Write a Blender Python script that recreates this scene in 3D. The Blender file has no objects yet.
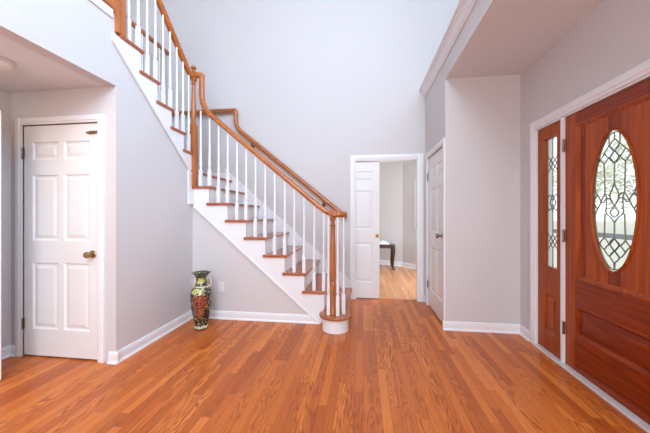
import bpy, bmesh, math, random
from mathutils import Vector, Matrix
random.seed(7)
PI = math.pi
S = bpy.context.scene
COL = S.collection

# ------------------------------------------------------------------ camera
cam_d = bpy.data.cameras.new('camera'); cam = bpy.data.objects.new('camera', cam_d); COL.objects.link(cam)
cam_d.sensor_width = 36; cam_d.lens = 289 / 650 * 36; cam_d.clip_start = .02
cam_d.shift_y = -1.5 / 650
cam.location = (0, 0, 1.22); cam.rotation_euler = (PI / 2, 0, math.atan(38 / 289))
S.camera = cam
# ------------------------------------------------------------------ world, lights, exposure
W = bpy.data.worlds.new('sky'); S.world = W; W.use_nodes = True
bg = W.node_tree.nodes['Background']; bg.inputs[0].default_value = (.86, .93, 1, 1); bg.inputs[1].default_value = .95
def area(name, loc, rot, sx, sy, power, col=(1, 1, 1), spread=PI):
    l = bpy.data.lights.new(name, 'AREA'); l.shape = 'RECTANGLE'; l.size = sx; l.size_y = sy; l.energy = power; l.color = col; l.spread = spread
    o = bpy.data.objects.new(name, l); COL.objects.link(o); o.location = loc; o.rotation_euler = rot; return o
area('upper_window_light', (1.70, .9, 4.15), (0, math.radians(82), 0), 1.4, 1.25, 46, (.50, .74, 1), math.radians(150))
area('rear_fill_light', (.0, -2.85, 1.6), (PI / 2, 0, 0), 2.4, 2.2, 45, (.98, .96, .97))  # fill light added behind the camera; the rear wall has no window opening
area('rear_upper_fill_light', (.2, -2.85, 4.3), (PI / 2, 0, 0), 2.4, 1.5, 122, (.66, .83, 1))  # unseen high fill, added to brighten the upper back wall
area('hall_lamp_light', (-2.35, 1.1, 2.26), (0, 0, 0), .3, .3, 3, (1, .68, .38))
area('back_room_window_light', (2.2, 5.4, 1.5), (0, PI / 2, 0), 1.6, 1.4, 62, (.84, .93, 1))
area('upstairs_hall_light', (-4.2, 1.5, 5.2), (0, 0, 0), .5, .5, 3, (1, .97, .92))
S.view_settings.view_transform = 'Standard'; S.view_settings.look = 'None'
S.view_settings.gamma = 1; S.view_settings.use_curve_mapping = False
S.view_settings.exposure = 1.12
S.cycles.max_bounces = 10; S.cycles.diffuse_bounces = 6; S.cycles.use_denoising = True
S.cycles.caustics_reflective = False; S.cycles.caustics_refractive = False; S.cycles.sample_clamp_indirect = 6

# ------------------------------------------------------------------ materials
class NT:
    def __init__(s, name):
        s.m = bpy.data.materials.new(name); s.m.use_nodes = True; s.t = s.m.node_tree; s.b = s.t.nodes['Principled BSDF']
    def n(s, kind, **kw):
        o = s.t.nodes.new(kind)
        for k, v in kw.items(): setattr(o, k, v)
        return o
    def put(s, sock, v):
        if isinstance(v, bpy.types.NodeSocket): s.t.links.new(v, sock)
        else: sock.default_value = v
    def math(s, op, a, b=0.0, c=None):
        o = s.n('ShaderNodeMath', operation=op); s.put(o.inputs[0], a); s.put(o.inputs[1], b)
        if c is not None: s.put(o.inputs[2], c)
        return o.outputs[0]
    def mix(s, f, a, b, mode='MIX'):
        o = s.n('ShaderNodeMix', data_type='RGBA', blend_type=mode)
        s.put(o.inputs[0], f); s.put(o.inputs[6], a if isinstance(a, bpy.types.NodeSocket) else (*a, 1)); s.put(o.inputs[7], b if isinstance(b, bpy.types.NodeSocket) else (*b, 1))
        return o.outputs[2]
    def noise(s, vec, scale, detail=3, rough=.5, dist=0):
        o = s.n('ShaderNodeTexNoise'); s.put(o.inputs['Vector'], vec); o.inputs['Scale'].default_value = scale
        o.inputs['Detail'].default_value = detail; o.inputs['Roughness'].default_value = rough; o.inputs['Distortion'].default_value = dist
        return o.outputs[0]
    def ramp(s, f, stops):
        o = s.n('ShaderNodeValToRGB'); s.put(o.inputs[0], f); e = o.color_ramp.elements
        while len(e) < len(stops): e.new(.5)
        for q, (p, c) in zip(e, stops): q.position = p; q.color = (*c, 1)
        return o.outputs[0]
    def comb(s, x, y, z):
        o = s.n('ShaderNodeCombineXYZ'); s.put(o.inputs[0], x); s.put(o.inputs[1], y); s.put(o.inputs[2], z); return o.outputs[0]
    def sep(s, v):
        o = s.n('ShaderNodeSeparateXYZ'); s.put(o.inputs[0], v); return o.outputs
    def pos(s): return s.n('ShaderNodeNewGeometry').outputs['Position']
    def obj(s): return s.n('ShaderNodeTexCoord').outputs['Object']
    def bump(s, h, strength, dist=.002):
        o = s.n('ShaderNodeBump'); s.put(o.inputs['Height'], h); o.inputs['Strength'].default_value = strength; o.inputs['Distance'].default_value = dist
        s.t.links.new(o.outputs[0], s.b.inputs['Normal'])

def paint(name, col, rough=.6, bump=.08, sc=180, spec=.4):
    m = NT(name); p = m.pos(); n = m.noise(p, 2.5, 2)
    c = m.mix(m.math('MULTIPLY', n, .10), col, tuple(v * .9 for v in col)); m.put(m.b.inputs['Base Color'], c)
    m.b.inputs['Roughness'].default_value = rough; m.b.inputs['Specular IOR Level'].default_value = spec
    m.bump(m.noise(p, sc, 2), bump, .001); return m.m

def wood(name, dark, light, axis='Z', rough=.3, scale=1.0, plank=0, coat=.2, space='obj'):
    m = NT(name); v = m.sep(m.obj() if space == 'obj' else m.pos())
    a = {'X': 0, 'Y': 1, 'Z': 2}[axis]; o = [v[i] for i in range(3) if i != a]
    u, w, g = o[0], o[1], v[a]
    rnd = 0.0
    if plank:
        cell = m.math('FLOOR', m.math('DIVIDE', u, plank))
        wn = m.n('ShaderNodeTexWhiteNoise', noise_dimensions='1D'); m.put(wn.inputs['W'], cell); rnd = wn.outputs[0]
    gv = m.comb(m.math('MULTIPLY', u, 60 * scale), m.math('MULTIPLY', w, 60 * scale), m.math('ADD', m.math('MULTIPLY', g, 2.2 * scale), m.math('MULTIPLY', rnd, 17.0)))
    fine = m.noise(gv, 1.0, 4, .6, .3)
    gv2 = m.comb(m.math('MULTIPLY', u, 9 * scale), m.math('MULTIPLY', w, 9 * scale), m.math('ADD', m.math('MULTIPLY', g, .9 * scale), m.math('MULTIPLY', rnd, 31.0)))
    big = m.noise(gv2, 1.0, 2, .5, .6)
    rings = m.math('MULTIPLY_ADD', m.math('SINE', m.math('MULTIPLY', big, 42.0)), .5, .5)
    f = m.math('ADD', m.math('MULTIPLY', fine, .55), m.math('MULTIPLY', rings, .22))
    f = m.math('ADD', f, m.math('MULTIPLY', m.math('SUBTRACT', rnd, .5) if plank else 0.0, .45))
    m.put(m.b.inputs['Base Color'], m.ramp(f, [(.12, dark), (.72, light)]))
    m.b.inputs['Roughness'].default_value = rough; m.b.inputs['Coat Weight'].default_value = coat; m.b.inputs['Coat Roughness'].default_value = .15
    m.bump(fine, .12, .001); m.b.inputs['Specular IOR Level'].default_value = .25 if name.startswith('mahog') else .5; return m.m

def strip_floor(name, dark, mid, light, width=.057, length=.85, rough=.24):
    m = NT(name); x, y, z = m.sep(m.pos())
    r = m.math('DIVIDE', x, width); row = m.math('FLOOR', r)
    wn = m.n('ShaderNodeTexWhiteNoise', noise_dimensions='1D'); m.put(wn.inputs['W'], row)
    ys = m.math('DIVIDE', m.math('ADD', y, m.math('MULTIPLY', wn.outputs[0], 13.7)), length)
    idx = m.math('FLOOR', ys)
    wn2 = m.n('ShaderNodeTexWhiteNoise', noise_dimensions='2D'); m.put(wn2.inputs['Vector'], m.comb(row, idx, 0.0)); rnd = wn2.outputs[0]
    off = m.math('MULTIPLY', rnd, 53.0)
    fine = m.noise(m.comb(m.math('MULTIPLY', x, 190), m.math('MULTIPLY', y, 5), off), 1, 4, .62, .2)
    big = m.noise(m.comb(m.math('MULTIPLY', x, 15), m.math('MULTIPLY', y, 1.3), off), 1, 2, .45, .3)
    rings = m.math('POWER', m.math('MULTIPLY_ADD', m.math('SINE', m.math('MULTIPLY', big, 95.0)), .5, .5), 2.2)
    f = m.math('ADD', m.math('MULTIPLY', rnd, .50), m.math('MULTIPLY', fine, .40))
    base = m.ramp(f, [(.10, dark), (.45, mid), (.85, light)])
    gate = m.math('MULTIPLY_ADD', m.math('GREATER_THAN', m.math('FRACT', m.math('MULTIPLY', rnd, 7.3)), .45), .62, .25)
    c = m.mix(m.math('MULTIPLY', rings, gate), base, (mid[0] * .52, mid[1] * .40, mid[2] * .4))
    # joints
    fx = m.math('FRACT', r); jx = m.math('LESS_THAN', m.math('MINIMUM', fx, m.math('SUBTRACT', 1.0, fx)), .018)
    fy = m.math('FRACT', ys); jy = m.math('LESS_THAN', m.math('MINIMUM', fy, m.math('SUBTRACT', 1.0, fy)), .0016)
    j = m.math('MAXIMUM', jx, jy)
    c = m.mix(m.math('MULTIPLY', j, .6), c, (.09, .025, .008))
    m.put(m.b.inputs['Base Color'], c)
    m.put(m.b.inputs['Roughness'], m.math('MULTIPLY_ADD', fine, .16, rough))
    m.b.inputs['Specular IOR Level'].default_value = .32
    m.b.inputs['Coat Weight'].default_value = .06; m.b.inputs['Coat Roughness'].default_value = .12
    m.bump(m.math('SUBTRACT', m.math('MULTIPLY', fine, .4), j), .18, .001); return m.m

def plain(name, col, rough=.4, metal=0, spec=.5):
    m = NT(name); n = m.noise(m.pos(), 30, 2)
    m.put(m.b.inputs['Base Color'], m.mix(m.math('MULTIPLY', n, .25), col, tuple(v * .8 for v in col)))
    m.b.inputs['Roughness'].default_value = rough; m.b.inputs['Metallic'].default_value = metal; m.b.inputs['Specular IOR Level'].default_value = spec
    return m.m

def glass_mat(name, tint=(.93, .96, .95), refl=.12, bump=.15):
    m = NT(name); t = m.t; t.nodes.remove(m.b)
    tr = m.n('ShaderNodeBsdfTransparent'); tr.inputs[0].default_value = (*tint, 1)
    gl = m.n('ShaderNodeBsdfGlossy'); gl.inputs['Roughness'].default_value = .06
    bp = m.n('ShaderNodeBump'); bp.inputs['Strength'].default_value = bump; bp.inputs['Distance'].default_value = .003
    m.put(bp.inputs['Height'], m.noise(m.obj(), 45, 2)); t.links.new(bp.outputs[0], gl.inputs['Normal'])
    mx = m.n('ShaderNodeMixShader'); mx.inputs[0].default_value = refl
    t.links.new(tr.outputs[0], mx.inputs[1]); t.links.new(gl.outputs[0], mx.inputs[2])
    t.links.new(mx.outputs[0], t.nodes['Material Output'].inputs[0]); return m.m

M = {}
M['wall'] = paint('wall_paint', (.63, .605, .60))
M['ceil'] = paint('ceiling_paint', (.74, .76, .78), .8)
M['white'] = paint('trim_white', (.80, .81, .82), .32, .02, 60)
M['door'] = paint('door_white', (.80, .795, .785), .38, .02, 60)
M['oak_x'] = wood('oak_stain_x', (.29, .075, .014), (.58, .19, .045), 'X')
M['oak_y'] = wood('oak_stain_y', (.29, .075, .014), (.58, .19, .045), 'Y')
M['oak_z'] = wood('oak_stain_z', (.29, .075, .014), (.58, .19, .045), 'Z')
M['tread_y'] = wood('tread_oak_y', (.30, .065, .020), (.52, .15, .045), 'Y', .22)
M['tread_x'] = wood('tread_oak_x', (.30, .065, .020), (.52, .15, .045), 'X', .22)
M['mah_z'] = wood('mahogany_vertical', (.19, .022, .002), (.44, .082, .009), 'Z', .36, .7, .098, .05)
M['mah_x'] = wood('mahogany_horizontal', (.14, .012, .001), (.34, .050, .004), 'X', .36, .7, 0, .05)
M['mah_stile'] = wood('mahogany_stile', (.22, .030, .003), (.48, .100, .013), 'Z', .36, .7, 0, .05)
M['floor'] = strip_floor('oak_strip_floor', (.38, .075, .012), (.60, .15, .022), (.78, .25, .050))
M['floor2'] = strip_floor('light_oak_floor', (.45, .19, .08), (.56, .26, .12), (.66, .34, .17))
M['brass'] = plain('aged_brass', (.42, .29, .13), .28, 1)
M['nickel'] = plain('bronze_nickel', (.30, .25, .19), .3, 1)
M['bronze'] = plain('dark_bronze', (.12, .06, .03), .35, .8)
M['came'] = plain('lead_came', (.22, .18, .11), .4, .6)
M['dark'] = wood('dark_walnut', (.018, .007, .004), (.07, .028, .016), 'Z', .3)
M['glass'] = glass_mat('seeded_glass')
M['plastic'] = plain('white_plastic', (.78, .77, .75), .4)
M['greyplastic'] = plain('detector_plastic', (.62, .62, .62), .5)
M['slot'] = plain('dark_slot', (.05, .05, .05), .6)
M['cloth'] = plain('pale_cloth', (.75, .80, .86), .9)
M['metal'] = plain('aluminium_sill', (.78, .78, .78), .4, .3)
M['lawn'] = plain('winter_lawn', (.60, .57, .48), .95)
M['road'] = plain('asphalt', (.05, .055, .065), .9)
M['concrete'] = plain('pale_concrete', (.55, .55, .55), .9)
M['bark'] = plain('tree_bark', (.22, .17, .12), .9)
M['leaves'] = plain('pale_leaves', (.62, .60, .42), .9)

# ------------------------------------------------------------------ helpers
def obj(name, bm, mat, parent=None, smooth=False, bevel=0, loc=None, rot=None):
    bmesh.ops.recalc_face_normals(bm, faces=bm.faces[:])
    me = bpy.data.meshes.new(name); bm.to_mesh(me); bm.free()
    if smooth:
        for p in me.polygons: p.use_smooth = True
        me.set_sharp_from_angle(angle=math.radians(38))
    o = bpy.data.objects.new(name, me); COL.objects.link(o)
    for k in (mat if isinstance(mat, (list, tuple)) else [mat]): me.materials.append(k)
    if parent: o.parent = parent
    if loc: o.location = loc
    if rot: o.rotation_euler = rot
    if bevel:
        b = o.modifiers.new('bevel', 'BEVEL'); b.width = bevel; b.segments = 2; b.limit_method = 'ANGLE'
    return o
def tag(o, label, cat, group=None, kind=None):
    o['label'] = label; o['category'] = cat
    if group: o['group'] = group
    if kind: o['kind'] = kind
    return o
def struct(name, bm, mat, label, cat='wall', bevel=0, **k): return tag(obj(name, bm, mat, bevel=bevel, **k), label, cat, kind='structure')
def empty(name, loc=(0, 0, 0), rotz=0):
    o = bpy.data.objects.new(name, None); COL.objects.link(o); o.location = loc; o.rotation_euler = (0, 0, rotz); o.empty_display_size = .1; return o
def box(bm, x0, y0, z0, x1, y1, z1):
    vs = [bm.verts.new((x, y, z)) for x in (x0, x1) for y in (y0, y1) for z in (z0, z1)]
    for f in ((0, 1, 3, 2), (4, 6, 7, 5), (0, 4, 5, 1), (2, 3, 7, 6), (0, 2, 6, 4), (1, 5, 7, 3)): bm.faces.new([vs[i] for i in f])
def B(*boxes):
    bm = bmesh.new()
    for b in boxes: box(bm, *b)
    return bm
def prism(bm, pts, axis, a, b):
    """pts 2-D polygon extruded along axis from a to b; for X the pts are (y,z), Y: (x,z), Z: (x,y)"""
    f = {'X': lambda p, t: (t, p[0], p[1]), 'Y': lambda p, t: (p[0], t, p[1]), 'Z': lambda p, t: (p[0], p[1], t)}[axis]
    A = [bm.verts.new(f(p, a)) for p in pts]; C = [bm.verts.new(f(p, b)) for p in pts]
    bm.faces.new(A); bm.faces.new(C)
    for i in range(len(pts)): j = (i + 1) % len(pts); bm.faces.new((A[i], A[j], C[j], C[i]))
def lathe(bm, prof, cx=0, cy=0, seg=24, fn=None):
    rings = []
    for r, z in prof:
        rings.append([bm.verts.new((cx + (r * (fn(2 * PI * k / seg, r, z) if fn else 1)) * math.cos(2 * PI * k / seg), cy + (r * (fn(2 * PI * k / seg, r, z) if fn else 1)) * math.sin(2 * PI * k / seg), z)) for k in range(seg)])
    for a, b in zip(rings, rings[1:]):
        for k in range(seg): j = (k + 1) % seg; bm.faces.new((a[k], a[j], b[j], b[k]))
    bm.faces.new(rings[0]); bm.faces.new(rings[-1])
def sweep(bm, path, prof, side=None, closed=False, scale=None):
    """profile (s,u) swept along a path; the side vector is carried along by parallel transport"""
    P = [Vector(p) for p in path]; n = len(P); rings = []
    sd = Vector(side) if side else None
    for i in range(n):
        if closed: t = (P[(i + 1) % n] - P[i - 1]).normalized()
        else: t = (P[min(i + 1, n - 1)] - P[max(i - 1, 0)]).normalized()
        if sd is None: sd = t.cross(Vector((0, 0, 1))) if abs(t.z) < .9 else Vector((1, 0, 0))
        sd = (sd - t * sd.dot(t)).normalized(); up = sd.cross(t)
        if up.z < 0 and i == 0: pass
        k = scale(i / (n - 1)) if scale else 1
        rings.append([bm.verts.new(P[i] + sd * a * k + up * b * k) for a, b in prof])
    m = len(prof)
    for i in range(n if closed else n - 1):
        a, b = rings[i], rings[(i + 1) % n]
        for k in range(m): j = (k + 1) % m; bm.faces.new((a[k], a[j], b[j], b[k]))
    if not closed: bm.faces.new(rings[0]); bm.faces.new(rings[-1])
def circ(r, n=8): return [(r * math.cos(2 * PI * k / n), r * math.sin(2 * PI * k / n)) for k in range(n)]
def fillet(pts, rads, seg=8):
    P = [Vector(p) for p in pts]; out = [P[0]]
    for i in range(1, len(P) - 1):
        r = rads[i - 1]; a = (P[i - 1] - P[i]).normalized(); b = (P[i + 1] - P[i]).normalized()
        A = P[i] + a * r; Bq = P[i] + b * r
        for k in range(seg + 1):
            t = k / seg; out.append(A * (1 - t) ** 2 + P[i] * 2 * t * (1 - t) + Bq * t * t)
    out.append(P[-1]); return out
def loops(bm, x0, z0, x1, z1, seq):
    """nested rectangles (inset, depth) bridged; the last is capped"""
    prev = None
    for ins, d in seq:
        r = [bm.verts.new(p) for p in ((x0 + ins, d, z0 + ins), (x1 - ins, d, z0 + ins), (x1 - ins, d, z1 - ins), (x0 + ins, d, z1 - ins))]
        if prev:
            for k in range(4): j = (k + 1) % 4; bm.faces.new((prev[k], prev[j], r[j], r[k]))
        prev = r
    bm.faces.new(prev)

def six_panel(bm, w, h, t=.035, cols=None, rows=None):
    """a six-panel leaf: front face at y=0 facing -y, hinge side at x=0"""
    cols = cols or [(.12 * w, .47 * w), (.545 * w, .885 * w)]
    rows = rows or [(.115 * h, .405 * h), (.50 * h, .787 * h), (.852 * h, .93 * h)]
    xs = [0, cols[0][0], cols[0][1], cols[1][0], cols[1][1], w]
    zs = [0, rows[0][0], rows[0][1], rows[1][0], rows[1][1], rows[2][0], rows[2][1], h]
    box(bm, 0, .0121, 0, w, t, h)
    for a in (0, 2, 4): box(bm, xs[a], 0, 0, xs[a + 1], .012, h)
    for a in (0, 2, 4, 6):
        for c in (1, 3): box(bm, xs[c], 0, zs[a], xs[c + 1], .012, zs[a + 1])
    for c in cols:
        for r in rows: loops(bm, c[0], r[0], c[1], r[1], [(0, 0), (.006, .003), (.012, .010), (.026, .010), (.05, .003)])

def casing(bm, x0, x1, h, w=.075, t=.018, y=0.0, legs=(1, 1), top=1):
    """profiled casing around an opening x0..x1, front facing -y"""
    def strip(a, b, z0, z1, vert, flip=False):
        if vert:
            pr = [(a, y), (a, y - t * .55), (a + (b - a) * .25, y - t * .7), (a + (b - a) * .35, y - t), (a + (b - a) * .8, y - t), (b, y - t * .75), (b, y)]
            prism(bm, pr, 'Z', z0, z1)
    if legs[0]: strip(x0, x0 - w, 0, h + w, True)
    if legs[1]: strip(x1, x1 + w, 0, h + w, True)
    if top:
        pr = [(y, h), (y - t * .55, h), (y - t * .7, h + w * .25), (y - t, h + w * .35), (y - t, h + w * .8), (y - t * .75, h + w), (y, h + w)]
        prism(bm, pr, 'X', x0 - .0, x1 + .0)

def knob(parent, x, z, y=0, mat='brass'):
    """a turned door knob with its rosette; axis along -y"""
    bm = bmesh.new(); lathe(bm, [(.032, 0), (.032, .004), (.026, .009), (.012, .012), (.010, .03), (.018, .036), (.027, .048), (.028, .058), (.022, .068), (.010, .072)], seg=20)
    bmesh.ops.rotate(bm, cent=(0, 0, 0), matrix=Matrix.Rotation(PI / 2, 3, 'X'), verts=bm.verts[:])
    return obj('door_knob', bm, M[mat], parent, True, loc=(x, y, z))
def hinge(parent, x, z, y=-.004, h=.09):
    bm = bmesh.new(); lathe(bm, [(.003, -h / 2 - .008), (.006, -h / 2), (.006, h / 2), (.003, h / 2 + .008)], 0, -.006, 10)
    box(bm, -.016, -.002, -h / 2, .016, .001, h / 2)
    return obj('hinge', bm, M['nickel'], parent, loc=(x, y, z))

# baseboards: profile with a quarter-round shoe; runs given as (p, q, outward normal)
def baseboard(name, p, q, nrm, label, h=.092, t=.014):
    p = Vector((*p, 0)); q = Vector((*q, 0)); d = (q - p); L = d.length; d.normalize(); nv = Vector((*nrm, 0)).normalized()
    prof = [(0, 0), (t + .014, 0), (t + .013, .008), (t + .008, .015), (t, .017), (t, h * .72), (t * .8, h * .8), (t * .75, h * .9), (t * .35, h), (0, h)]
    bm = bmesh.new(); A = [bm.verts.new(p + nv * a + Vector((0, 0, b))) for a, b in prof]; C = [bm.verts.new(q + nv * a + Vector((0, 0, b))) for a, b in prof]
    bm.faces.new(A); bm.faces.new(C)
    for i in range(len(prof)): j = (i + 1) % len(prof); bm.faces.new((A[i], A[j], C[j], C[i]))
    return struct(name, bm, M['white'], label, 'baseboard')

XL, YS, YB, XB, XR = -2.02, 3.22, 4.22, .87, 1.61
CE = 5.3
# ------------------------------------------------------------------ shell
struct('floor', B((-5, -3, -.1, 1.62, 4.27, 0)), M['floor'], 'glossy orange oak strip floor of the foyer', 'floor')
struct('floor_back_room', B((-1.7, 4.27, -.1, 2.4, 7.6, 0.0)), M['floor2'], 'paler oak floor seen through the doorway', 'floor')
struct('ceiling', B((-5, -3.1, CE, 1.8, 4.4, CE + .1)), M['ceil'], 'high ceiling over the two storey foyer', 'ceiling')
# back wall with the pocket-door opening and its pocket
struct('wall_back', B((-5, YB, 0, -.72, YB + .12, 2.02), (-.72, YB, 0, -.115, YB + .028, 2.02), (-.72, YB + .088, 0, -.115, YB + .12, 2.02),
                      (.77, YB, 0, 1.76, YB + .12, 2.02), (-5, YB, 2.02, 1.76, YB + .12, CE)), M['wall'], 'tall pale back wall behind the stairs with the doorway')
struct('wall_stair', (lambda bm: (prism(bm, [(XL, 0), (-.47, 0), (-.47, .03), (XL, 1.34)], 'Y', YS, YS + .1), bm)[1])(bmesh.new()), M['wall'], 'grey triangular wall under the lower flight', 'wall')
struct('wall_left', (lambda bm: (prism(bm, [(-3, 2.285), (2.14, 2.285), (2.14, 0), (YS + .03, 0), (YS + .03, 1.67), (2.145, 2.62), (2.14, 2.862), (-3, 2.862)], 'X', XL - .1, XL), bm)[1])(bmesh.new()), M['wall'], 'bluish white side wall under the upper flight and above the left hall opening', 'wall')
struct('ceiling_hall', B((-5, -3, 2.285, XL - .1, 2.14, 2.862)), M['ceil'], 'low ceiling of the left hall', 'ceiling')
struct('wall_landing', B((-3.15, 2.24, 0, -3.03, YB, 2.862)), M['wall'], 'wall along the outer side of the landing', 'wall')
struct('floor_upstairs', B((-5, 2.14, 2.285, -3.15, YB, 2.885), (-5, -3, 2.8625, XL - .03, 2.14, 2.885)), M['floor'], 'upstairs hallway floor', 'floor')
struct('wall_upstairs', B((-5.1, -3, 2.885, -4.7, YB, CE)), M['wall'], 'upstairs hallway wall beyond the gallery railing', 'wall')
# closet wall of the left hall, around door_1
DX0, DX1, DH = -2.922, -2.185, 1.995
struct('wall_closet', B((-3.04, 2.14, 0, DX0, 2.24, 2.285), (DX1, 2.14, 0, XL - .1, 2.24, 2.285), (DX0, 2.14, DH + .005, DX1, 2.24, 2.285)), M['wall'], 'beige wall around the white closet door', 'wall')
struct('wall_hall', B((-3.14, -3, 0, -3.04, 2.24, 2.285)), M['wall'], 'beige wall at the far left of the hall', 'wall')
# right side: bulkhead, alcove, closet block
struct('wall_bulkhead', B((XB, -3, 2.68, XR, YS, 2.965), (XB + .12, YS + .1, 2.68, XR, YB, 2.965)), M['wall'], 'dropped bulkhead above the entry alcove', 'wall')
struct('ceiling_alcove', B((XB, -3, 2.672, XR, YS, 2.68)), M['ceil'], 'low ceiling of the entry alcove', 'ceiling')
struct('wall_alcove', B((XB + .1, YS, 0, XR, YS + .1, 2.68)), M['wall'], 'end wall of the entry alcove', 'wall')
CY0, CY1 = 3.285, 4.055
struct('wall_closet_side', B((XB, YS, 0, XB + .1, CY0, 2.965), (XB, CY1, 0, XB + .1, YB, 2.965), (XB, CY0, 1.99, XB + .1, CY1, 2.965)), M['wall'], 'narrow wall around the side closet door', 'wall')
# right wall with entry-door opening and high window
struct('wall_right', B((XR, 2.955, 0, XR + .15, YB, CE), (XR, -3, 0, XR + .15, .2, CE), (XR, .2, 0, XR + .15, 1.6, 3.4), (XR, .2, 4.95, XR + .15, 1.6, CE),
                       (XR, 1.60, 2.025, XR + .15, 2.955, CE)), M['wall'], 'pale right wall with the wooden entry door', 'wall')
struct('wall_rear', B((-5, -3.1, 0, 1.76, -3, CE)), M['wall'], 'wall behind the camera', 'wall')
# back room
bm = bmesh.new()
prism(bm, [(-1.7, 7.42), (.2, 7.42), (.925, 7.0), (.99, 7.1), (.22, 7.55), (-1.7, 7.55)], 'Z', 0, 2.5)
prism(bm, [(.925, 7.0), (1.16, 6.73), (1.235, 6.795), (.99, 7.1)], 'Z', 0, 2.5)
prism(bm, [(1.16, 6.73), (2.3, 5.42), (2.38, 5.49), (1.235, 6.795)], 'Z', 0, .95)
prism(bm, [(1.16, 6.73), (2.3, 5.42), (2.38, 5.49), (1.235, 6.795)], 'Z', 2.02, 2.5)
struct('wall_back_room', bm, M['wall'], 'grey angled bay wall seen through the doorway', 'wall')
struct('wall_back_room_side', B((-1.8, YB + .12, 0, -1.7, 7.55, 2.5), (2.4, YB + .12, 0, 2.5, 5.5, 2.5)), M['wall'], 'side walls of the back room', 'wall')
struct('ceiling_back_room', B((-1.8, YB + .12, 2.5, 2.5, 7.6, 2.6)), M['ceil'], 'ceiling of the back room', 'ceiling')
t = empty('window_2', (1.16, 6.73, .95), math.atan2(-1.31, 1.14)); tag(t, 'narrow bay window at the right of the back room', 'window', kind='structure')
obj('window_frame', B((0, -.015, 0, .07, .06, 1.07), (.07, -.015, 0, 1.7, .06, .06), (.07, -.015, 1.0, 1.7, .06, 1.07), (.85, 0, .06, .9, .05, 1.0)), M['white'], t)
obj('window_pane', B((.07, .03, .06, .85, .034, 1.0), (.9, .03, .06, 1.65, .034, 1.0)), M['glass'], t)
t = empty('window_1', (XR, .2, 3.4)); tag(t, 'high window over the entry door', 'window', kind='structure')
obj('window_frame', B((.02, 0, 0, .13, 1.4, .05), (.02, 0, 1.5, .13, 1.4, 1.55), (.02, 0, .05, .13, .05, 1.5), (.02, 1.35, .05, .13, 1.4, 1.5), (.05, .66, .05, .1, .695, 1.5)), M['white'], t)

# ------------------------------------------------------------------ baseboards and trims
baseboard('baseboard_left', (XL, 2.14), (XL, YS), (1, 0), 'white baseboard along the left side wall')
baseboard('baseboard_stair', (XL, YS), (-.47, YS), (0, -1), 'white baseboard under the staircase wall')
baseboard('baseboard_closet_right', (-2.08, 2.14), (XL + .028, 2.14), (0, -1), 'short white baseboard right of the closet door')
baseboard('baseboard_closet_left', (-3.04, 2.14), (-2.98, 2.14), (0, -1), 'short white baseboard left of the closet door')
baseboard('baseboard_hall', (-3.04, -3), (-3.04, 2.14), (1, 0), 'white baseboard of the left hall wall')
baseboard('baseboard_alcove', (XB - .028, YS), (XR, YS), (0, -1), 'white baseboard on the alcove end wall')
baseboard('baseboard_alcove_return', (XB, YS), (XB, 3.222), (-1, 0), 'white baseboard return at the wall corner')
baseboard('baseboard_right', (XR, YS), (XR, 3.02), (-1, 0), 'white baseboard left of the sidelight')
baseboard('baseboard_back', (.846, YB), (XB, YB), (0, -1), 'short white baseboard beside the doorway')
baseboard('baseboard_back_room', (-1.7, 7.42), (.2, 7.42), (0, -1), 'white baseboard of the back room far wall', h=.11)
baseboard('baseboard_bay', (.2, 7.42), (.925, 7.0), (-.42, -.725), 'white baseboard of the left bay wall', h=.11)
baseboard('baseboard_bay_right', (.925, 7.0), (2.3, 5.42), (-.755, -.657), 'white baseboard of the right bay wall', h=.11)
# crown on the bulkhead
bm = bmesh.new()
prism(bm, [(XB, 2.865), (XB - .012, 2.865), (XB - .014, 2.885), (XB - .022, 2.888), (XB - .030, 2.905), (XB - .050, 2.935), (XB - .064, 2.945), (XB - .067, 2.962), (XB - .082, 2.966), (XB - .084, 2.99), (XB, 2.99)], 'Y', -3, YB)
struct('trim_1', bm, M['white'], 'white crown moulding along the top of the bulkhead', 'moulding')
struct('trim_2', B((XB, -3, 2.966, XR, YB, 2.99)), M['white'], 'white ledge on top of the bulkhead', 'ledge')
# casings
bm = bmesh.new(); casing(bm, DX0, DX1, DH, .06)
box(bm, DX0 - .002, 2.14 - 2.14, 0, DX0, .1, DH)
struct('trim_3', bm, M['white'], 'white casing around the closet door on the left', 'door casing', loc=(0, 2.14, 0))
bm = bmesh.new(); casing(bm, -.115, .77, 2.015, .072)
box(bm, .758, 0, 0, .77, .12, 2.015); box(bm, -.115, .0, 2.003, .77, .12, 2.015); box(bm, -.115, 0, 0, -.107, .028, 2.003); box(bm, -.115, .088, 0, -.107, .12, 2.003)
struct('trim_4', bm, M['white'], 'white casing around the doorway in the back wall', 'door casing', loc=(0, YB, 0))
bm = bmesh.new(); casing(bm, 0, CY1 - CY0, 1.985, .062)
struct('trim_5', bm, M['white'], 'white casing around the side closet door', 'door casing', loc=(XB, CY1, 0), rot=(0, 0, -PI / 2))
bm = bmesh.new(); casing(bm, 0, 1.35, 2.022, .075, .02)
box(bm, 0, 0, 0, .012, .14, 2.022); box(bm, .012, 0, 2.008, 1.338, .14, 2.022); box(bm, 1.338, 0, 0, 1.35, .14, 2.022)
box(bm, .352, -.006, .02, .378, .14, 2.008)
struct('trim_6', bm, M['white'], 'white casing and mullion of the entry door and sidelight', 'door casing', loc=(XR, 2.952, 0), rot=(0, 0, -PI / 2))
struct('trim_7', B((XR - .035, 1.60, 0, XR + .14, 2.94, .018)), M['metal'], 'pale threshold strip under the entry door', 'threshold', bevel=.004)
struct('trim_8', B((-.1, YB + .03, 0, .757, YB + .07, .004)), M['oak_x'], 'flat wooden threshold in the back doorway', 'threshold')

# ------------------------------------------------------------------ doors
def put_hinges(t, x, zs):
    for z in zs: hinge(t, x, z)
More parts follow.
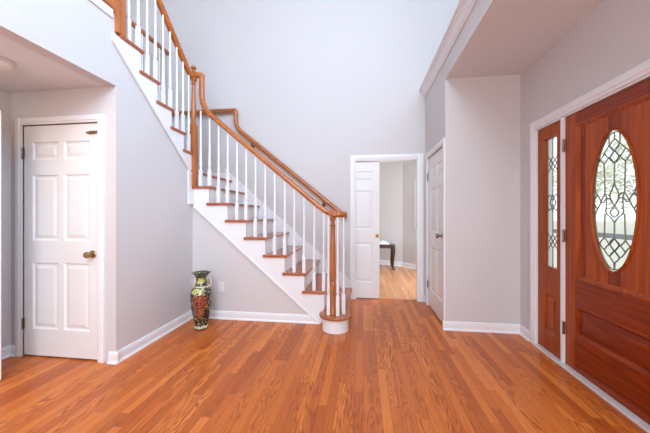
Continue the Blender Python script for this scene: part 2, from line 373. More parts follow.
# door_1 closet
t = empty('door_1', (DX0 + .004, 2.146, .012)); tag(t, 'white six-panel closet door in the left hall with a brass knob', 'door', kind='structure')
bm = bmesh.new(); six_panel(bm, .729, 1.975); obj('door_leaf', bm, M['door'], t)
knob(t, .729 - .052, .88); put_hinges(t, -.004, (1.74, .27))
bm = B((0, -.005, 0, .05, 0, .026), (.012, -.014, .004, .085, -.005, .022), (-.02, -.010, .007, 0, -.002, .019))
obj('flip_latch', bm, M['brass'], t, loc=(.729 - .085, -.004, 1.885))
# door_2 pocket door, half drawn out of the wall
t = empty('door_2', (.237 - .86, YB + .04, .01)); tag(t, 'white panelled pocket door slid half across the back doorway', 'door', kind='structure')
bm = bmesh.new(); six_panel(bm, .86, 1.99, cols=[(.10, .385), (.475, .76)]); obj('door_leaf', bm, M['door'], t)
bm = B((-.03, -.003, -.032, .03, 0, .032)); obj('pocket_pull', bm, M['brass'], t, loc=(.828, 0, .905))
bm = B((-.014, -.004, -.018, .014, -.003, .018)); obj('pull_recess', bm, M['slot'], t, loc=(.828, 0, .905))
# door_3 side closet
t = empty('door_3', (XB + .012, CY1 - .005, .012), -PI / 2); tag(t, 'narrow-looking white panel door at the side of the alcove with a dark knob', 'door', kind='structure')
bm = bmesh.new(); six_panel(bm, .758, 1.968); obj('door_leaf', bm, M['door'], t)
knob(t, .758 - .09, .975, mat='nickel'); put_hinges(t, .0, (1.72, .28))
for o in t.children:
    if o.name.startswith('hinge'): o.location.y = -.012
# door_4 open door whose edge shows at the far left
ang = math.atan2(1.79 - 1.27, -2.615 + 3.015)
t = empty('door_4', (-3.032, 1.272, .012), ang); tag(t, 'edge of an open white door at the far left', 'door', kind='structure')
bm = bmesh.new(); six_panel(bm, .655, 1.975); obj('door_leaf', bm, M['door'], t)
k = knob(t, .655 - .06, .86, .035); k.rotation_euler = (0, 0, PI)

# ---------------- entry door (door_5) and sidelight
def ellipse(cx, cz, a, b, n): return [(cx + a * math.cos(2 * PI * k / n), cz + b * math.sin(2 * PI * k / n)) for k in range(n)]
def plate_with_oval(bm, x0, z0, x1, z1, cx, cz, a, b, y0, y1, n=64):
    E_ = ellipse(cx, cz, a, b, n); R = []
    cor = []
    for (ex, ez) in E_:
        dx, dz = (ex - cx) / a, (ez - cz) / b
        s = 1e9
        if abs(dx) > 1e-6: s = min(s, ((x1 - cx) if dx > 0 else (x0 - cx)) / dx)
        if abs(dz) > 1e-6: s = min(s, ((z1 - cz) if dz > 0 else (z0 - cz)) / dz)
        R.append([cx + dx * s, cz + dz * s])
    for c in ((x0, z0), (x1, z0), (x1, z1), (x0, z1)):
        i = min(range(n), key=lambda k: (R[k][0] - c[0]) ** 2 + (R[k][1] - c[1]) ** 2); R[i] = list(c)
    ve = [[bm.verts.new((p[0], y, p[1])) for p in E_] for y in (y0, y1)]; vr = [[bm.verts.new((p[0], y, p[1])) for p in R] for y in (y0, y1)]
    for k in range(n):
        j = (k + 1) % n
        for q in (0, 1): bm.faces.new((ve[q][k], ve[q][j], vr[q][j], vr[q][k]))
        bm.faces.new((ve[0][k], ve[0][j], ve[1][j], ve[1][k])); bm.faces.new((vr[0][k], vr[0][j], vr[1][j], vr[1][k]))

t = empty('door_5', (XR + .012, 2.570, .022), -PI / 2)
tag(t, 'reddish mahogany entry door with an oval leaded glass light', 'door', kind='structure')
DW, DHH = .862, 1.982
rx0, rx1, rz0, rz1 = .112, .745, .70, 1.895      # upper recessed field
px0, px1, pz0, pz1 = .112, .745, .26, .505       # lower panel
obj('stile', B((0, 0, 0, rx0, .044, DHH)), M['mah_stile'], t, bevel=.002)
obj('stile', B((rx1, 0, 0, DW, .044, DHH)), M['mah_stile'], t, bevel=.002)
for z0, z1 in ((0, pz0), (pz1, rz0), (rz1, DHH)): obj('rail', B((rx0, 0, z0, rx1, .044, z1)), M['mah_x'], t)
def framemould(x0, z0, x1, z1, mat):
    bm = bmesh.new(); prev = None
    for ins, d in [(0, 0), (.004, -.005), (.014, -.005), (.020, .002), (.028, .008), (.036, .016)]:
        r = [bm.verts.new(p) for p in ((x0 + ins, d, z0 + ins), (x1 - ins, d, z0 + ins), (x1 - ins, d, z1 - ins), (x0 + ins, d, z1 - ins))]
        if prev:
            for k in range(4): j = (k + 1) % 4; bm.faces.new((prev[k], prev[j], r[j], r[k]))
        prev = r
    return obj('panel_moulding', bm, mat, t)
framemould(rx0, rz0, rx1, rz1, M['mah_stile']); framemould(px0, pz0, px1, pz1, M['mah_x'])
OC, OZ, OA, OB = .4285, 1.291, .186, .475
bm = bmesh.new(); plate_with_oval(bm, rx0, rz0, rx1, rz1, OC, OZ, OA, OB, .014, .036); obj('upper_panel', bm, M['mah_z'], t)
bm = bmesh.new(); loops(bm, px0, pz0, px1, pz1, [(.0, .036), (.0, .014), (.034, .014), (.040, .011), (.075, .002)]); obj('lower_panel', bm, M['mah_x'], t)
bm = bmesh.new(); pth = [(x, .010, z) for x, z in ellipse(OC, OZ, OA - .004, OB - .004, 72)]
sweep(bm, pth, [(-.007, -.003), (-.005, .004), (0, .006), (.005, .004), (.007, -.003), (.0, -.006)], side=(1, 0, 0), closed=True)
obj('oval_moulding', bm, M['mah_stile'], t, True)
bm = bmesh.new(); e = ellipse(OC, OZ, OA, OB, 64); prism(bm, e, 'Y', .022, .027)
gl = obj('oval_glass', bm, M['glass'], t); gl['label'] = 'seeded oval glass light'
# leaded cames in the oval: polylines in unit coordinates (u across, v up), mirrored
def arc(p0, p1, bulge, n=6):
    p0 = Vector(p0); p1 = Vector(p1); d = p1 - p0; nn = Vector((-d.y, d.x)); out = []
    for k in range(n + 1):
        s = k / n; out.append(tuple(p0 + d * s + nn * bulge * 4 * s * (1 - s)))
    return out
L = []
def dia(cx, cy, w, h, b=.0):
    q = [(cx - w, cy), (cx, cy + h), (cx + w, cy), (cx, cy - h)]
    for i in range(4): L.append(arc(q[i], q[(i + 1) % 4], b, 4))
for s in (1, -1):                                # top and bottom diamond chevrons
    dia(0, s * .80, .22, .085, .04)
    for m in (-1, 1):
        dia(m * .24, s * .715, .22, .085, .04)
        L.append(arc((m * .46, s * .715), (m * .68, s * .63), .05)); L.append(arc((m * .68, s * .63), (m * .47, s * .545), .05)); L.append(arc((m * .47, s * .545), (m * .24, s * .63), .05))
        L.append(arc((m * .68, s * .63), (m * .80, s * .58), 0))
        L.append(arc((m * .24, s * .63), (m * .03, s * .545), .0)); 
        L.append(arc((m * .24, s * .885 - s * .0), (m * .24, s * .96), 0) if s > 0 else arc((m * .02, -.885), (m * .0, -.99), 0))
        L.append(arc((m * .24, s * .80), (m * .24, s * .885), 0) if s > 0 else arc((m * .24, -.8), (m * .24, -.80), 0))
        L.append(arc((m * .47, s * .545), (m * .43, s * (.10 if s > 0 else .18)), 0))
        L.append(arc((m * .03, s * .545), (m * .22, s * .60), -.05))
    dia(0, s * .63, .20, .085, .04)
    L.append([(0, s * .545), (0, s * (.22 if s > 0 else .30))])
def curve(*P, n=5):
    P = [Vector(p) for p in P]; Q = [P[0]] + P + [P[-1]]; out = []
    for i in range(1, len(Q) - 2):
        a, b, c, d = Q[i - 1:i + 3]
        for k in range(n):
            t_ = k / n; out.append(tuple(.5 * (2 * b + (c - a) * t_ + (2 * a - 5 * b + 4 * c - d) * t_ ** 2 + (3 * b - a - 3 * c + d) * t_ ** 3)))
    out.append(tuple(P[-1])); return out
L.append([(0, .885), (0, .985)])
for m in (-1, 1):                                # central fleur and the side lozenges
    L.append(curve((0, .27), (m * .07, .19), (m * .19, .10), (m * .17, .03), (0, -.075)))
    L.append(curve((m * .17, .03), (m * .24, .085), (m * .38, .11), (m * .50, .075), (m * .62, .0)))
    L.append(curve((m * .05, -.045), (m * .22, .035), (m * .40, .03), (m * .52, -.02), (m * .62, .0)))
    q = [(m * .62, 0), (m * .80, .10), (m * .985, .0), (m * .80, -.11)]
    for i in range(4): L.append(arc(q[i], q[(i + 1) % 4], .04 * m, 4))
    L.append(curve((m * .80, .10), (m * .88, .16), (m * .94, .24))); L.append(curve((m * .80, -.11), (m * .88, -.17), (m * .94, -.24)))
    L.append(curve((0, -.075), (m * .12, -.10), (m * .38, -.12), (m * .34, -.19), (m * .18, -.23), (0, -.31)))
    L.append(curve((0, -.10), (m * .10, -.12), (m * .19, -.165), (m * .10, -.21), (0, -.235)))
    L.append(curve((m * .43, .10), (m * .36, .04), (m * .38, -.12)))
def lead(lines, cx, cz, a, b, y, parent, r=.0018):
    bm = bmesh.new()
    for l in lines:
        if len(l) < 2 or (Vector(l[0]) - Vector(l[-1])).length < 1e-4: continue
        sweep(bm, [(cx + u * a, y, cz + v * b) for u, v in l], [(-r, -.004), (r, -.004), (r, .004), (-r, .004)], side=None if abs(l[0][0] - l[-1][0]) * a > 1e-4 else (1, 0, 0))
    return bm
bm = lead([l for l in L], OC, OZ, OA - .012, OB - .012, .0245, t)
sweep(bm, [(x, .0245, z) for x, z in ellipse(OC, OZ, OA - .02, OB - .02, 64)], [(-.003, -.004), (.003, -.004), (.003, .004), (-.003, .004)], side=(1, 0, 0), closed=True)
obj('lead_came', bm, M['came'], t)
for z in (1.76, 1.03, .285): hinge(t, -.008, z, -.008, .10)
t['category'] = 'door'
# sidelight
t = empty('window_3', (XR + .012, 2.938, .022), -PI / 2); tag(t, 'narrow mahogany sidelight with leaded glass left of the entry door', 'sidelight', kind='structure')
SW = .322; gx0, gx1, gz0, gz1 = .08, .265, .74, 1.875; qz0, qz1 = .16, .50
obj('frame', B((0, 0, 0, gx0, .044, DHH), (gx1, 0, 0, SW, .044, DHH), (gx0, 0, 0, gx1, .044, qz0), (gx0, 0, qz1, gx1, .044, gz0), (gx0, 0, gz1, gx1, .044, DHH)), M['mah_stile'], t)
bm = bmesh.new(); loops(bm, gx0, qz0, gx1, qz1, [(0, .0), (.008, .006), (.018, .014), (.03, .014), (.055, .004)]); obj('lower_panel', bm, M['mah_stile'], t)
obj('glass_pane', B((gx0, .022, gz0, gx1, .027, gz1)), M['glass'], t)
L2 = []
L = L2
for c in (.60, -.60):
    for m in (-1, 1):
        dia(0, c + m * .052, .27, .05, .02); dia(m * .29, c, .27, .05, .02)
        for k in (-1, 1): L.append(curve((m * .29, c + k * .05), (m * .60, c + k * .10), (m * .78, c + k * .15)))
for m in (-1, 1):
    for k in (-1, 1):
        L.append(curve((0, k * .02), (m * .22, k * .085), (m * .50, k * .12), (m * .78, k * .06), (m * .78, 0)))
        L.append(curve((0, k * .14), (m * .12, k * .075), (m * .34, k * .03), (m * .42, 0)))
for a, b in ((.70, 1), (.50, .14), (-.14, -.50), (-.70, -1)): L.append([(0, a), (0, b)])
gw = (gx1 - gx0) / 2; gh = (gz1 - gz0) / 2
bm = lead(L2, gx0 + gw, gz0 + gh, gw - .004, gh, .0245, t, .0015)
for m in (-1, 1): sweep(bm, [(gx0 + gw + m * (gw - .022), .0245, gz0), (gx0 + gw + m * (gw - .022), .0245, gz1)], [(-.002, -.003), (.002, -.003), (.002, .003), (-.002, .003)], side=(1, 0, 0))
obj('lead_came', bm, M['came'], t)

# ------------------------------------------------------------------ staircase
ST = empty('staircase', (-.3, 3.7, 0)); tag(ST, 'L-shaped oak and white staircase climbing left from the foyer and turning at a landing', 'staircase')
def spart(name, bm, mat, smooth=False, bevel=0, parent=None):
    for v in bm.verts: v.co -= Vector(ST.location)
    return obj(name, bm, mat, parent or ST, smooth, bevel)
def lz(n): return .168 + .199 * (n - 1)
def lr(n): return -.426 - .229 * (n - 2)          # riser faces of the lower flight
TH = .028; YF = 3.175; YE = 4.205
# starting step: bullnose drum and tread
cxn, cyn = -.292, 3.085
def dshape(r, xr, xl, yb):
    """outline of the bullnose step: half-round at the near end, running back to the wall"""
    pts = [(xr, yb), (xl, yb), (xl, cyn + .05)]
    a0, a1 = math.radians(165), math.radians(350)
    for k in range(21):
        a = a0 + (a1 - a0) * k / 20; pts.append((cxn + r * math.cos(a), cyn + r * math.sin(a)))
    pts.append((xr, cyn + .16)); return pts
bm = bmesh.new(); prism(bm, dshape(.142, -.185, -.43, YE), 'Z', 0, lz(1) - TH); spart('riser', bm, M['white'])
bm = bmesh.new(); prism(bm, dshape(.175, -.155, -.44, YE), 'Z', lz(1) - TH, lz(1)); spart('tread', bm, M['tread_y'], bevel=.009)
for n in range(2, 9):
    x1 = lr(n) + .028; x0 = lr(n + 1) if n < 8 else -2.01
    spart('tread', B((x0 - .0, YF, lz(n) - TH, x1, YE, lz(n))), M['tread_y'], bevel=.009)
    spart('riser', B((lr(n) - .015, 3.21, lz(n - 1), lr(n), YE, lz(n) - TH)), M['white'])
    spart('tread_return', B((x0 - .022, YF, lz(n) - TH, x0 - .001, 3.20, lz(n))), M['tread_x']) if n < 8 else None
# landing
spart('riser', B((-2.025, 3.26, lz(8), -2.01, YE, 1.722)), M['white'])
spart('landing', B((-3.03, 3.16, 1.722, -1.985, YE, 1.75)), M['tread_y'], bevel=.009)
def uz(n): return 1.962 + .19 * (n - 10)
def un(n): return 3.265 - .2125 * (n - 10)        # nosings of the upper flight
XT = -1.982
for n in range(10, 15):
    y0 = un(n + 1) - .028; spart('tread', B((-3.028, y0 - .022, uz(n) - TH, XT, un(n), uz(n))), M['tread_x'], bevel=.009)
    spart('riser', B((-3.028, un(n) - .043, (uz(n - 1) if n > 10 else 1.75), XL + .005, un(n) - .028, uz(n) - TH)), M['white'])
spart('riser', B((-3.028, 2.144, uz(14), XL - .005, 2.16, 2.862)), M['white'])
# stringers (sawtooth face boards)
pts = [(-2.0, 1.33), (-.50, .018), (-.43, .018), (-.43, lz(1))]
for n in range(2, 9):
    pts += [(lr(n), lz(n - 1)), (lr(n), lz(n) - TH)]
pts += [(-2.0, lz(8) - TH)]
pts[3] = (-.43, lz(1) - TH)
pts = pts[:4] + [(lr(2), lz(1) - TH)] + pts[5:]
bm = bmesh.new(); prism(bm, pts, 'Y', 3.203, YS - .0005); spart('stringer', bm, M['white'])
bm = bmesh.new(); sweep(bm, [(-1.995, 3.200, 1.325), (-.49, 3.200, .01)], [(-.005, -.009), (.005, -.009), (.006, .004), (0, .009), (-.005, .009)], side=(0, -1, 0)); spart('stringer_moulding', bm, M['white'])
pts = [(2.10, 2.632), (3.245, 1.645), (3.245, uz(10) - TH)]
for n in range(10, 15): pts += [(un(n) - .028, (uz(n - 1) - (0 if n > 10 else TH)) if n > 10 else uz(10) - TH), (un(n) - .028, uz(n) - TH)]
pts += [(2.10, uz(14) - TH)]
_cut = 3.245
bm = bmesh.new(); prism(bm, pts, 'X', XL + .0005, XL + .018); spart('stringer', bm, M['white'])
bm = bmesh.new(); sweep(bm, [(XL + .02, 2.09, 2.641), (XL + .02, 3.20, 1.684)], [(-.005, -.009), (.005, -.009), (.006, .004), (0, .009), (-.005, .009)], side=(1, 0, 0)); spart('stringer_moulding', bm, M['white'])
# corner filler board under the landing corner
spart('corner_board', B((XL + .0005, 3.12, 1.345, XL + .0175, 3.2025, 1.9)), M['white'])
# skirt board on the back wall
sk = [(-2.1, 1.92), (-.10, .19), (-.10, 0.0), (-.30, 0.0), (-2.1, 1.3)]
bm = bmesh.new(); prism(bm, sk, 'Y', 4.205, YB - .0005); spart('skirt_board', bm, M['white'])
spart('skirt_board', B((-3.03, 4.205, 1.75, -2.1, YB - .0005, 1.87)), M['white'])
# balusters
def baluster(bm, x, y, z0, z1, b=.034):
    h = .20 if z1 - z0 > .5 else .1
    box(bm, x - b / 2, y - b / 2, z0, x + b / 2, y + b / 2, z0 + h)
    r = b / 2
    lathe(bm, [(r * .75, z0 + h), (r * .95, z0 + h + .008), (r * .6, z0 + h + .018), (r * .9, z0 + h + .03), (r * .98, z0 + h + .06), (r * .8, z0 + h + .16), (r * .66, z0 + h + .3), (r * .55, z1)], x, y, 10)
SL = .205 / .229 * .965
def railz(x):   # underside height of the lower rail
    pts = [(-.40, 1.215), (-.49, 1.275), (-.953, 1.658), (-1.439, 2.055), (-1.752, 2.325), (-1.93, 2.47)]
    for (a, b), (c, d) in zip(pts, pts[1:]):
        if c <= x <= a: return b + (x - a) / (c - a) * (d - b)
    return 1.215
for x in [-1.925, -1.812, -1.698, -1.585, -1.469, -1.356, -1.243, -1.127, -1.012, -.893, -.781, -.667, -.549, -.44]:
    n = 1 + sum(1 for k in range(2, 9) if x < lr(k) + .01)
    bm = bmesh.new(); baluster(bm, x, 3.235, lz(n), railz(x)); spart('baluster', bm, M['white'], True)
for x, y in ((-.362, 3.035), (-.262, 3.015), (-.205, 3.085), (-.215, 3.165)):
    bm = bmesh.new(); baluster(bm, x + .0, y, lz(1), 1.195); spart('baluster', bm, M['white'], True)
y = 3.10
for i in range(9):
    y = 3.132 - .109 * i
    n = 10 + sum(1 for k in range(11, 16) if y < un(k) - .012)
    bm = bmesh.new(); baluster(bm, XT - .032, y, uz(n), 2.868 + .93 * (3.112 - y), .029); spart('baluster', bm, M['white'], True)
# newels
def newel(x, y, z0, zb, zt0, zt1, b=.086, fin=True):
    bm = bmesh.new(); box(bm, x - b / 2, y - b / 2, z0, x + b / 2, y + b / 2, zb)
    r = b / 2; H = zt0 - zb
    lathe(bm, [(r * .95, zb), (r * .75, zb + .012), (r * .9, zb + .03), (r * .62, zb + .045), (r * .85, zb + .09), (r * .8, zb + H * .4), (r * .58, zb + H * .8), (r * .55, zt0 - .05), (r * .8, zt0 - .035), (r * .6, zt0 - .02), (r * .8, zt0)], x, y, 16)
    q = b * .8
    box(bm, x - q / 2, y - q / 2, zt0, x + q / 2, y + q / 2, zt1)
    if fin: lathe(bm, [(r * .8, zt1), (r * .45, zt1 + .012), (r * .4, zt1 + .022), (r * .85, zt1 + .034), (r * .95, zt1 + .048), (r * .7, zt1 + .064), (r * .2, zt1 + .072)], x, y, 16)
    return spart('newel_post', bm, M['oak_z'], True)
newel(-1.998, 3.205, lz(8), 2.29, 2.815, 2.925, b=.070)
newel(-2.032, 2.165, uz(14), 3.45, 3.9, 4.02, b=.082)
# starting newel, slender turned
bm = bmesh.new()
lathe(bm, [(.034, lz(1)), (.034, lz(1) + .02), (.028, lz(1) + .03), (.030, .45), (.032, .50), (.026, .515), (.031, .53), (.033, .60), (.030, .85), (.024, 1.02), (.021, 1.09), (.028, 1.10), (.029, 1.115), (.019, 1.125), (.019, 1.145), (.03, 1.17), (.036, 1.195)], -.318, 3.055, 20)
spart('newel_post', bm, M['oak_z'], True)
# rails
RP = [(-.031, .0), (-.027, -.018), (-.018, -.028), (.018, -.028), (.027, -.018), (.031, 0), (.028, .016), (.016, .028), (0, .032), (-.016, .028), (-.028, .016)]
RY = 3.235
path = fillet([(-1.975, RY - .01, 2.892), (-1.91, RY, 2.892), (-1.91, RY, 2.50), (-.47, RY, 1.295), (-.37, RY - .005, 1.235), (-.30, RY - .02, 1.228)], [.018, .16, .09, .04], 8)
path = [tuple(p) for p in path[:-1]]
cv = Vector((-.275, 3.125, 1.228))
for k in range(15):
    a = math.radians(100 - k * 20); r = .095 - .0032 * k
    path.append((cv.x + r * math.cos(a), cv.y + r * math.sin(a), 1.228))
bm = bmesh.new(); sweep(bm, path, RP, side=(0, -1, 0)); lathe(bm, [(.05, 1.200), (.062, 1.21), (.062, 1.245), (.05, 1.258), (.02, 1.262)], -.30, 3.085, 20)
spart('handrail', bm, M['oak_x'], True)
z0 = 2.80
path = fillet([(XT - .03, 3.17, 2.865), (XT - .03, 3.13, 2.885), (XT - .03, 2.17, 2.898 + .93 * (3.112 - 2.17))], [.02], 6)
bm = bmesh.new(); sweep(bm, [tuple(p) for p in path], RP, side=(1, 0, 0)); spart('handrail', bm, M['oak_y'], True)
# second-floor edge trim beyond the top newel
spart('floor_edge', B((XL - .03, .2, 2.886, XL + .03, 2.095, 2.908)), M['oak_y'], bevel=.008)
spart('fascia', B((XL + .0005, .2, 2.815, XL + .014, 2.10, 2.885)), M['white'], bevel=.004)

# wall-mounted rail on the back wall (a thing of its own)
WR = empty('wall_handrail', (-1.0, 4.15, 1.5)); tag(WR, 'oak handrail bracketed to the back wall behind the lower flight, level over the landing', 'handrail')
def wpart(name, bm, mat, smooth=False):
    for v in bm.verts: v.co -= Vector(WR.location)
    return obj(name, bm, mat, WR, smooth)
path = fillet([(-2.96, 4.15, 2.80), (-1.905, 4.15, 2.80), (-1.905, 4.15, 2.545), (-.235, 4.15, 1.185)], [.015, .12], 8)
bm = bmesh.new(); sweep(bm, [tuple(p) for p in path], RP, side=(0, -1, 0)); wpart('rail', bm, M['oak_x'], True)
for x in (-1.66, -.57):
    z = 2.545 - (x + 1.905) * (2.545 - 1.185) / (1.905 - .235) - .03
    bm = bmesh.new(); sweep(bm, fillet([(x, 4.219, z - .06), (x, 4.15, z - .06), (x, 4.15, z + .01)], [.04], 6), circ(.007), side=(1, 0, 0))
    lathe(bm, [(.028, 0), (.028, .006), (.015, .010)], 0, 0, 16)
    for v in bm.verts[-48:]: v.co = Vector((x + v.co.x, 4.2195 - v.co.z, z - .06 + v.co.y))
    wpart('bracket', bm, M['bronze'], True)

# gallery railing upstairs
GR = empty('gallery_railing', (-3.06, 3.2, 2.887)); tag(GR, 'oak and white gallery railing of the upstairs hallway, seen through the upper balusters', 'railing')
def gpart(name, bm, mat, smooth=False):
    for v in bm.verts: v.co -= Vector(GR.location)
    return obj(name, bm, mat, GR, smooth)
bm = bmesh.new(); sweep(bm, [(-3.06, 4.215, 3.78), (-3.06, 2.2, 3.78)], RP, side=(1, 0, 0)); gpart('rail', bm, M['oak_y'], True)
bm = B((-3.15, 2.2, 2.887, -3.02, 4.21, 2.905)); gpart('base_rail', bm, M['oak_y'])
for i in range(17):
    bm = bmesh.new(); baluster(bm, -3.06, 4.13 - .115 * i, 2.905, 3.755, .03); gpart('baluster', bm, M['white'], True)

# ------------------------------------------------------------------ small things
# vase
def vase_mat():
    m = NT('glazed_vase'); o = m.obj(); x, y, z = m.sep(o)
    ang = m.math('ARCTAN2', x, m.math('MULTIPLY', y, -1.0))          # 0 faces the room
    n1 = m.noise(o, 40, 4, .6, .8); n2 = m.noise(o, 48, 3, .6, .5); n3 = m.noise(o, 70, 2)
    vor = m.n('ShaderNodeTexVoronoi'); m.put(vor.inputs['Vector'], o); vor.inputs['Scale'].default_value = 62
    c = m.mix(m.math('GREATER_THAN', n1, .64), (.020, .022, .016), (.30, .24, .10))
    c = m.mix(m.math('GREATER_THAN', n2, .60), c, (.50, .45, .28))
    c = m.mix(m.math('GREATER_THAN', m.noise(o, 33, 3, .5, 1.0), .60), c, (.11, .16, .05))
    def blob(a0, z0, ra, rz):
        da = m.math('DIVIDE', m.math('SUBTRACT', ang, a0), ra); dz = m.math('DIVIDE', m.math('SUBTRACT', z, z0), rz)
        d = m.math('ADD', m.math('MULTIPLY', da, da), m.math('MULTIPLY', dz, dz))
        return m.math('LESS_THAN', m.math('ADD', d, m.math('MULTIPLY', m.math('SUBTRACT', m.noise(o, 34, 4, .6, .6), .5), 4.2)), 1.0)
    petal = m.ramp(vor.outputs[0], [(.0, (.55, .20, .10)), (.45, (.30, .060, .03)), (.8, (.07, .02, .01))])
    c = m.mix(blob(.35, .29, .78, .095), c, petal)
    c = m.mix(blob(.25, .20, .5, .06), c, petal)
    c = m.mix(blob(.15, .415, .75, .035), c, m.ramp(n3, [(.35, (.22, .26, .05)), (.6, (.66, .62, .26))]))
    c = m.mix(blob(.45, .52, .8, .03), c, m.ramp(n3, [(.35, (.30, .34, .06)), (.6, (.62, .58, .22))]))
    c = m.mix(blob(2.9, .30, .8, .1), c, petal)
    band = m.math('MAXIMUM', m.math('COMPARE', z, .03, .014), m.math('COMPARE', z, .455, .006))
    c = m.mix(m.math('MULTIPLY', band, m.math('GREATER_THAN', n3, .42)), c, (.62, .55, .38))
    m.put(m.b.inputs['Base Color'], c); m.b.inputs['Roughness'].default_value = .16; m.b.inputs['Coat Weight'].default_value = .6
    return m.m
V = empty('floor_vase', (-1.73, 2.92, 0)); tag(V, 'tall dark glazed floor vase with red and gold flowers in the corner under the stairs', 'vase')
def scal(a, r, z): return 1 + (.10 * math.cos(9 * a) * max(0, (z - .575) / .03) if z > .575 else 0)
bm = bmesh.new()
lathe(bm, [(.050, 0), (.066, .0), (.074, .012), (.072, .03), (.068, .05), (.077, .09), (.092, .16), (.105, .24), (.111, .32), (.112, .37), (.104, .415), (.082, .445), (.064, .462), (.056, .485), (.053, .52), (.056, .55), (.070, .578), (.089, .592), (.091, .604), (.084, .602), (.060, .585), (.046, .55), (.044, .50)], seg=54, fn=scal)
obj('body', bm, vase_mat(), V, True)
for s in (-1, 1):
    bm = bmesh.new(); sweep(bm, fillet([(s * .053, 0, .535), (s * .075, 0, .553), (s * .112, 0, .535), (s * .113, 0, .465), (s * .090, 0, .445), (s * .088, 0, .475)], [.015, .02, .025, .015], 5), circ(.0085), side=(0, 1, 0))
    h = obj('handle', bm, plain('gold_glaze', (.62, .50, .36), .25) if s < 0 else bpy.data.materials['gold_glaze'], V, True); h['label'] = 'cream and gold scroll handle'
# outlet
O = empty('wall_outlet', (-1.655, YS - .0005, .372)); tag(O, 'white electrical outlet low on the wall under the stairs, right of the vase', 'outlet')
obj('cover_plate', B((-.036, -.006, -.058, .036, 0, .058)), M['plastic'], O, bevel=.003)
for z in (-.025, .025):
    bm = bmesh.new(); lathe(bm, [(.016, 0), (.016, .0015)], seg=16)
    for v in bm.verts: v.co = Vector((v.co.x, -.006 - v.co.z, z + v.co.y))
    r = obj('receptacle', bm, M['plastic'], O)
    obj('slot', B((-.007, -.0085, z - .004, -.004, -.0074, z + .006), (.004, -.0085, z - .004, .007, -.0074, z + .006)), M['slot'], r)
# ceiling detector in the hall
D = empty('smoke_detector', (-2.485, 1.67, 2.2845)); tag(D, 'round pale smoke detector on the hall ceiling at the left edge', 'smoke detector')
bm = bmesh.new(); lathe(bm, [(.088, 0), (.090, -.014), (.082, -.02)], seg=28); obj('base', bm, M['greyplastic'], D, True)
bm = bmesh.new(); lathe(bm, [(.074, -.0201), (.074, -.036), (.066, -.046), (.03, -.05)], seg=28); obj('cover', bm, M['plastic'], D, True)
# side table in the back room
T = empty('side_table', (.40, 6.72, 0)); tag(T, 'dark wood side table with curved cabriole legs in the room beyond the doorway', 'table')
w, d, h = .31, .19, .56
bm = bmesh.new(); prism(bm, [(-w, -d), (w - .04, -d), (w, -d + .04), (w, d - .04), (w - .04, d), (-w, d)], 'Z', h - .025, h); obj('table_top', bm, M['dark'], T, bevel=.006)
obj('apron', B((-w + .03, -d + .03, h - .085, w - .03, d - .03, h - .026)), M['dark'], T)
for sx in (-1, 1):
    for sy in (-1, 1):
        bm = bmesh.new(); X = sx * (w - .045); Y = sy * (d - .045)
        pth = [(X, Y, h - .03), (X + sx * .010, Y + sy * .010, h - .12), (X + sx * .004, Y + sy * .004, .32), (X - sx * .008, Y - sy * .008, .16), (X - sx * .006, Y - sy * .006, .06), (X + sx * .02, Y + sy * .015, .012)]
        pp = [Vector(p) for p in pth]; pp = [tuple(q) for q in fillet(pth, [.03, .05, .05, .03], 4)]
        sweep(bm, pp, circ(.045, 10), side=(1, 0, 0), scale=lambda s: 1.0 - .5 * min(1, s * 1.15)); lathe(bm, [(.022, 0), (.028, .008), (.022, .022), (.012, .03)], pth[-1][0], pth[-1][1], 12)
        obj('leg', bm, M['dark'], T, True)
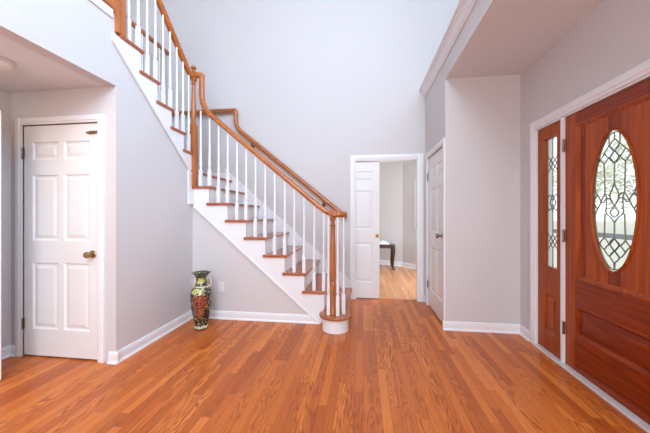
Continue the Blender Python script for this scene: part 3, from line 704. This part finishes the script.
# folded cloth on it
bm = bmesh.new(); n = 14
g = [[bm.verts.new((-.13 + .26 * i / n, -.09 + .18 * j / n, .012 + .062 * math.exp(-((i - 7) ** 2 + (j - 7) ** 2) / 28) + .014 * math.sin(i * 1.7 + j * .9) * math.cos(j * 1.3))) for j in range(n + 1)] for i in range(n + 1)]
for i in range(n):
    for j in range(n): bm.faces.new((g[i][j], g[i + 1][j], g[i + 1][j + 1], g[i][j + 1]))
r = bmesh.ops.extrude_face_region(bm, geom=bm.faces[:])
for v in [e_ for e_ in r['geom'] if isinstance(e_, bmesh.types.BMVert)]: v.co.z = .001
c = obj('folded_cloth', bm, M['cloth'], None, True, loc=(.45, 6.66, h)); tag(c, 'crumpled white cloth lying on the dark side table', 'cloth')

# ------------------------------------------------------------------ outside, seen through the entry glass
struct('ground', B((1.77, -60, -.35, 120, 80, -.25)), M['lawn'], 'pale winter lawn outside the entry door', 'ground')
struct('ground_road', B((15.5, -60, -.249, 19.5, 80, -.235)), M['road'], 'dark street beyond the lawn', 'road')
struct('ground_walk', B((1.77, .5, -.249, 4.2, 4.5, -.10)), M['concrete'], 'pale concrete stoop outside the entry door', 'porch')
def tree(x, y, h, label):
    t = empty('garden_tree', (x, y, -.25)); tag(t, label, 'tree', 'trees across the street')
    bm = bmesh.new(); tips = []
    sweep(bm, [(0, 0, 0), (.1, .05, h * .3), (-.05, .1, h * .6), (.1, 0, h)], circ(.22), side=(1, 0, 0), scale=lambda s: 1 - .8 * s)
    for k in range(16):
        a = random.uniform(0, 2 * PI); z0_ = h * random.uniform(.2, .85); l = h * random.uniform(.22, .42); q = (l * math.cos(a), l * math.sin(a), z0_ + l * .7)
        sweep(bm, [(0, 0, z0_), (q[0] * .5, q[1] * .5, z0_ + l * .25), q], circ(.07, 5), scale=lambda s: 1 - .8 * s); tips.append(q)
    obj('trunk', bm, M['bark'], t)
    bm = bmesh.new()
    for q in tips:
        for k in range(110):
            p = Vector(q) + Vector([random.gauss(0, h * .09) for _ in range(3)]); s = .22
            d1 = Vector([random.gauss(0, 1) for _ in range(3)]).normalized() * s; d2 = d1.orthogonal().normalized() * s * .6
            bm.faces.new([bm.verts.new(p + d1), bm.verts.new(p + d2), bm.verts.new(p - d1), bm.verts.new(p - d2)])
    f = obj('foliage', bm, M['leaves'], t)
for x, y, h, lb in ((26, 29, 9, 'pale tree outside, in the near side of the oval door glass'), (32, 45, 9, 'pale tree outside, in the far side of the oval door glass'), (27, 58, 8, 'pale tree outside, seen in the sidelight glass')):
    tree(x, y, h, lb)
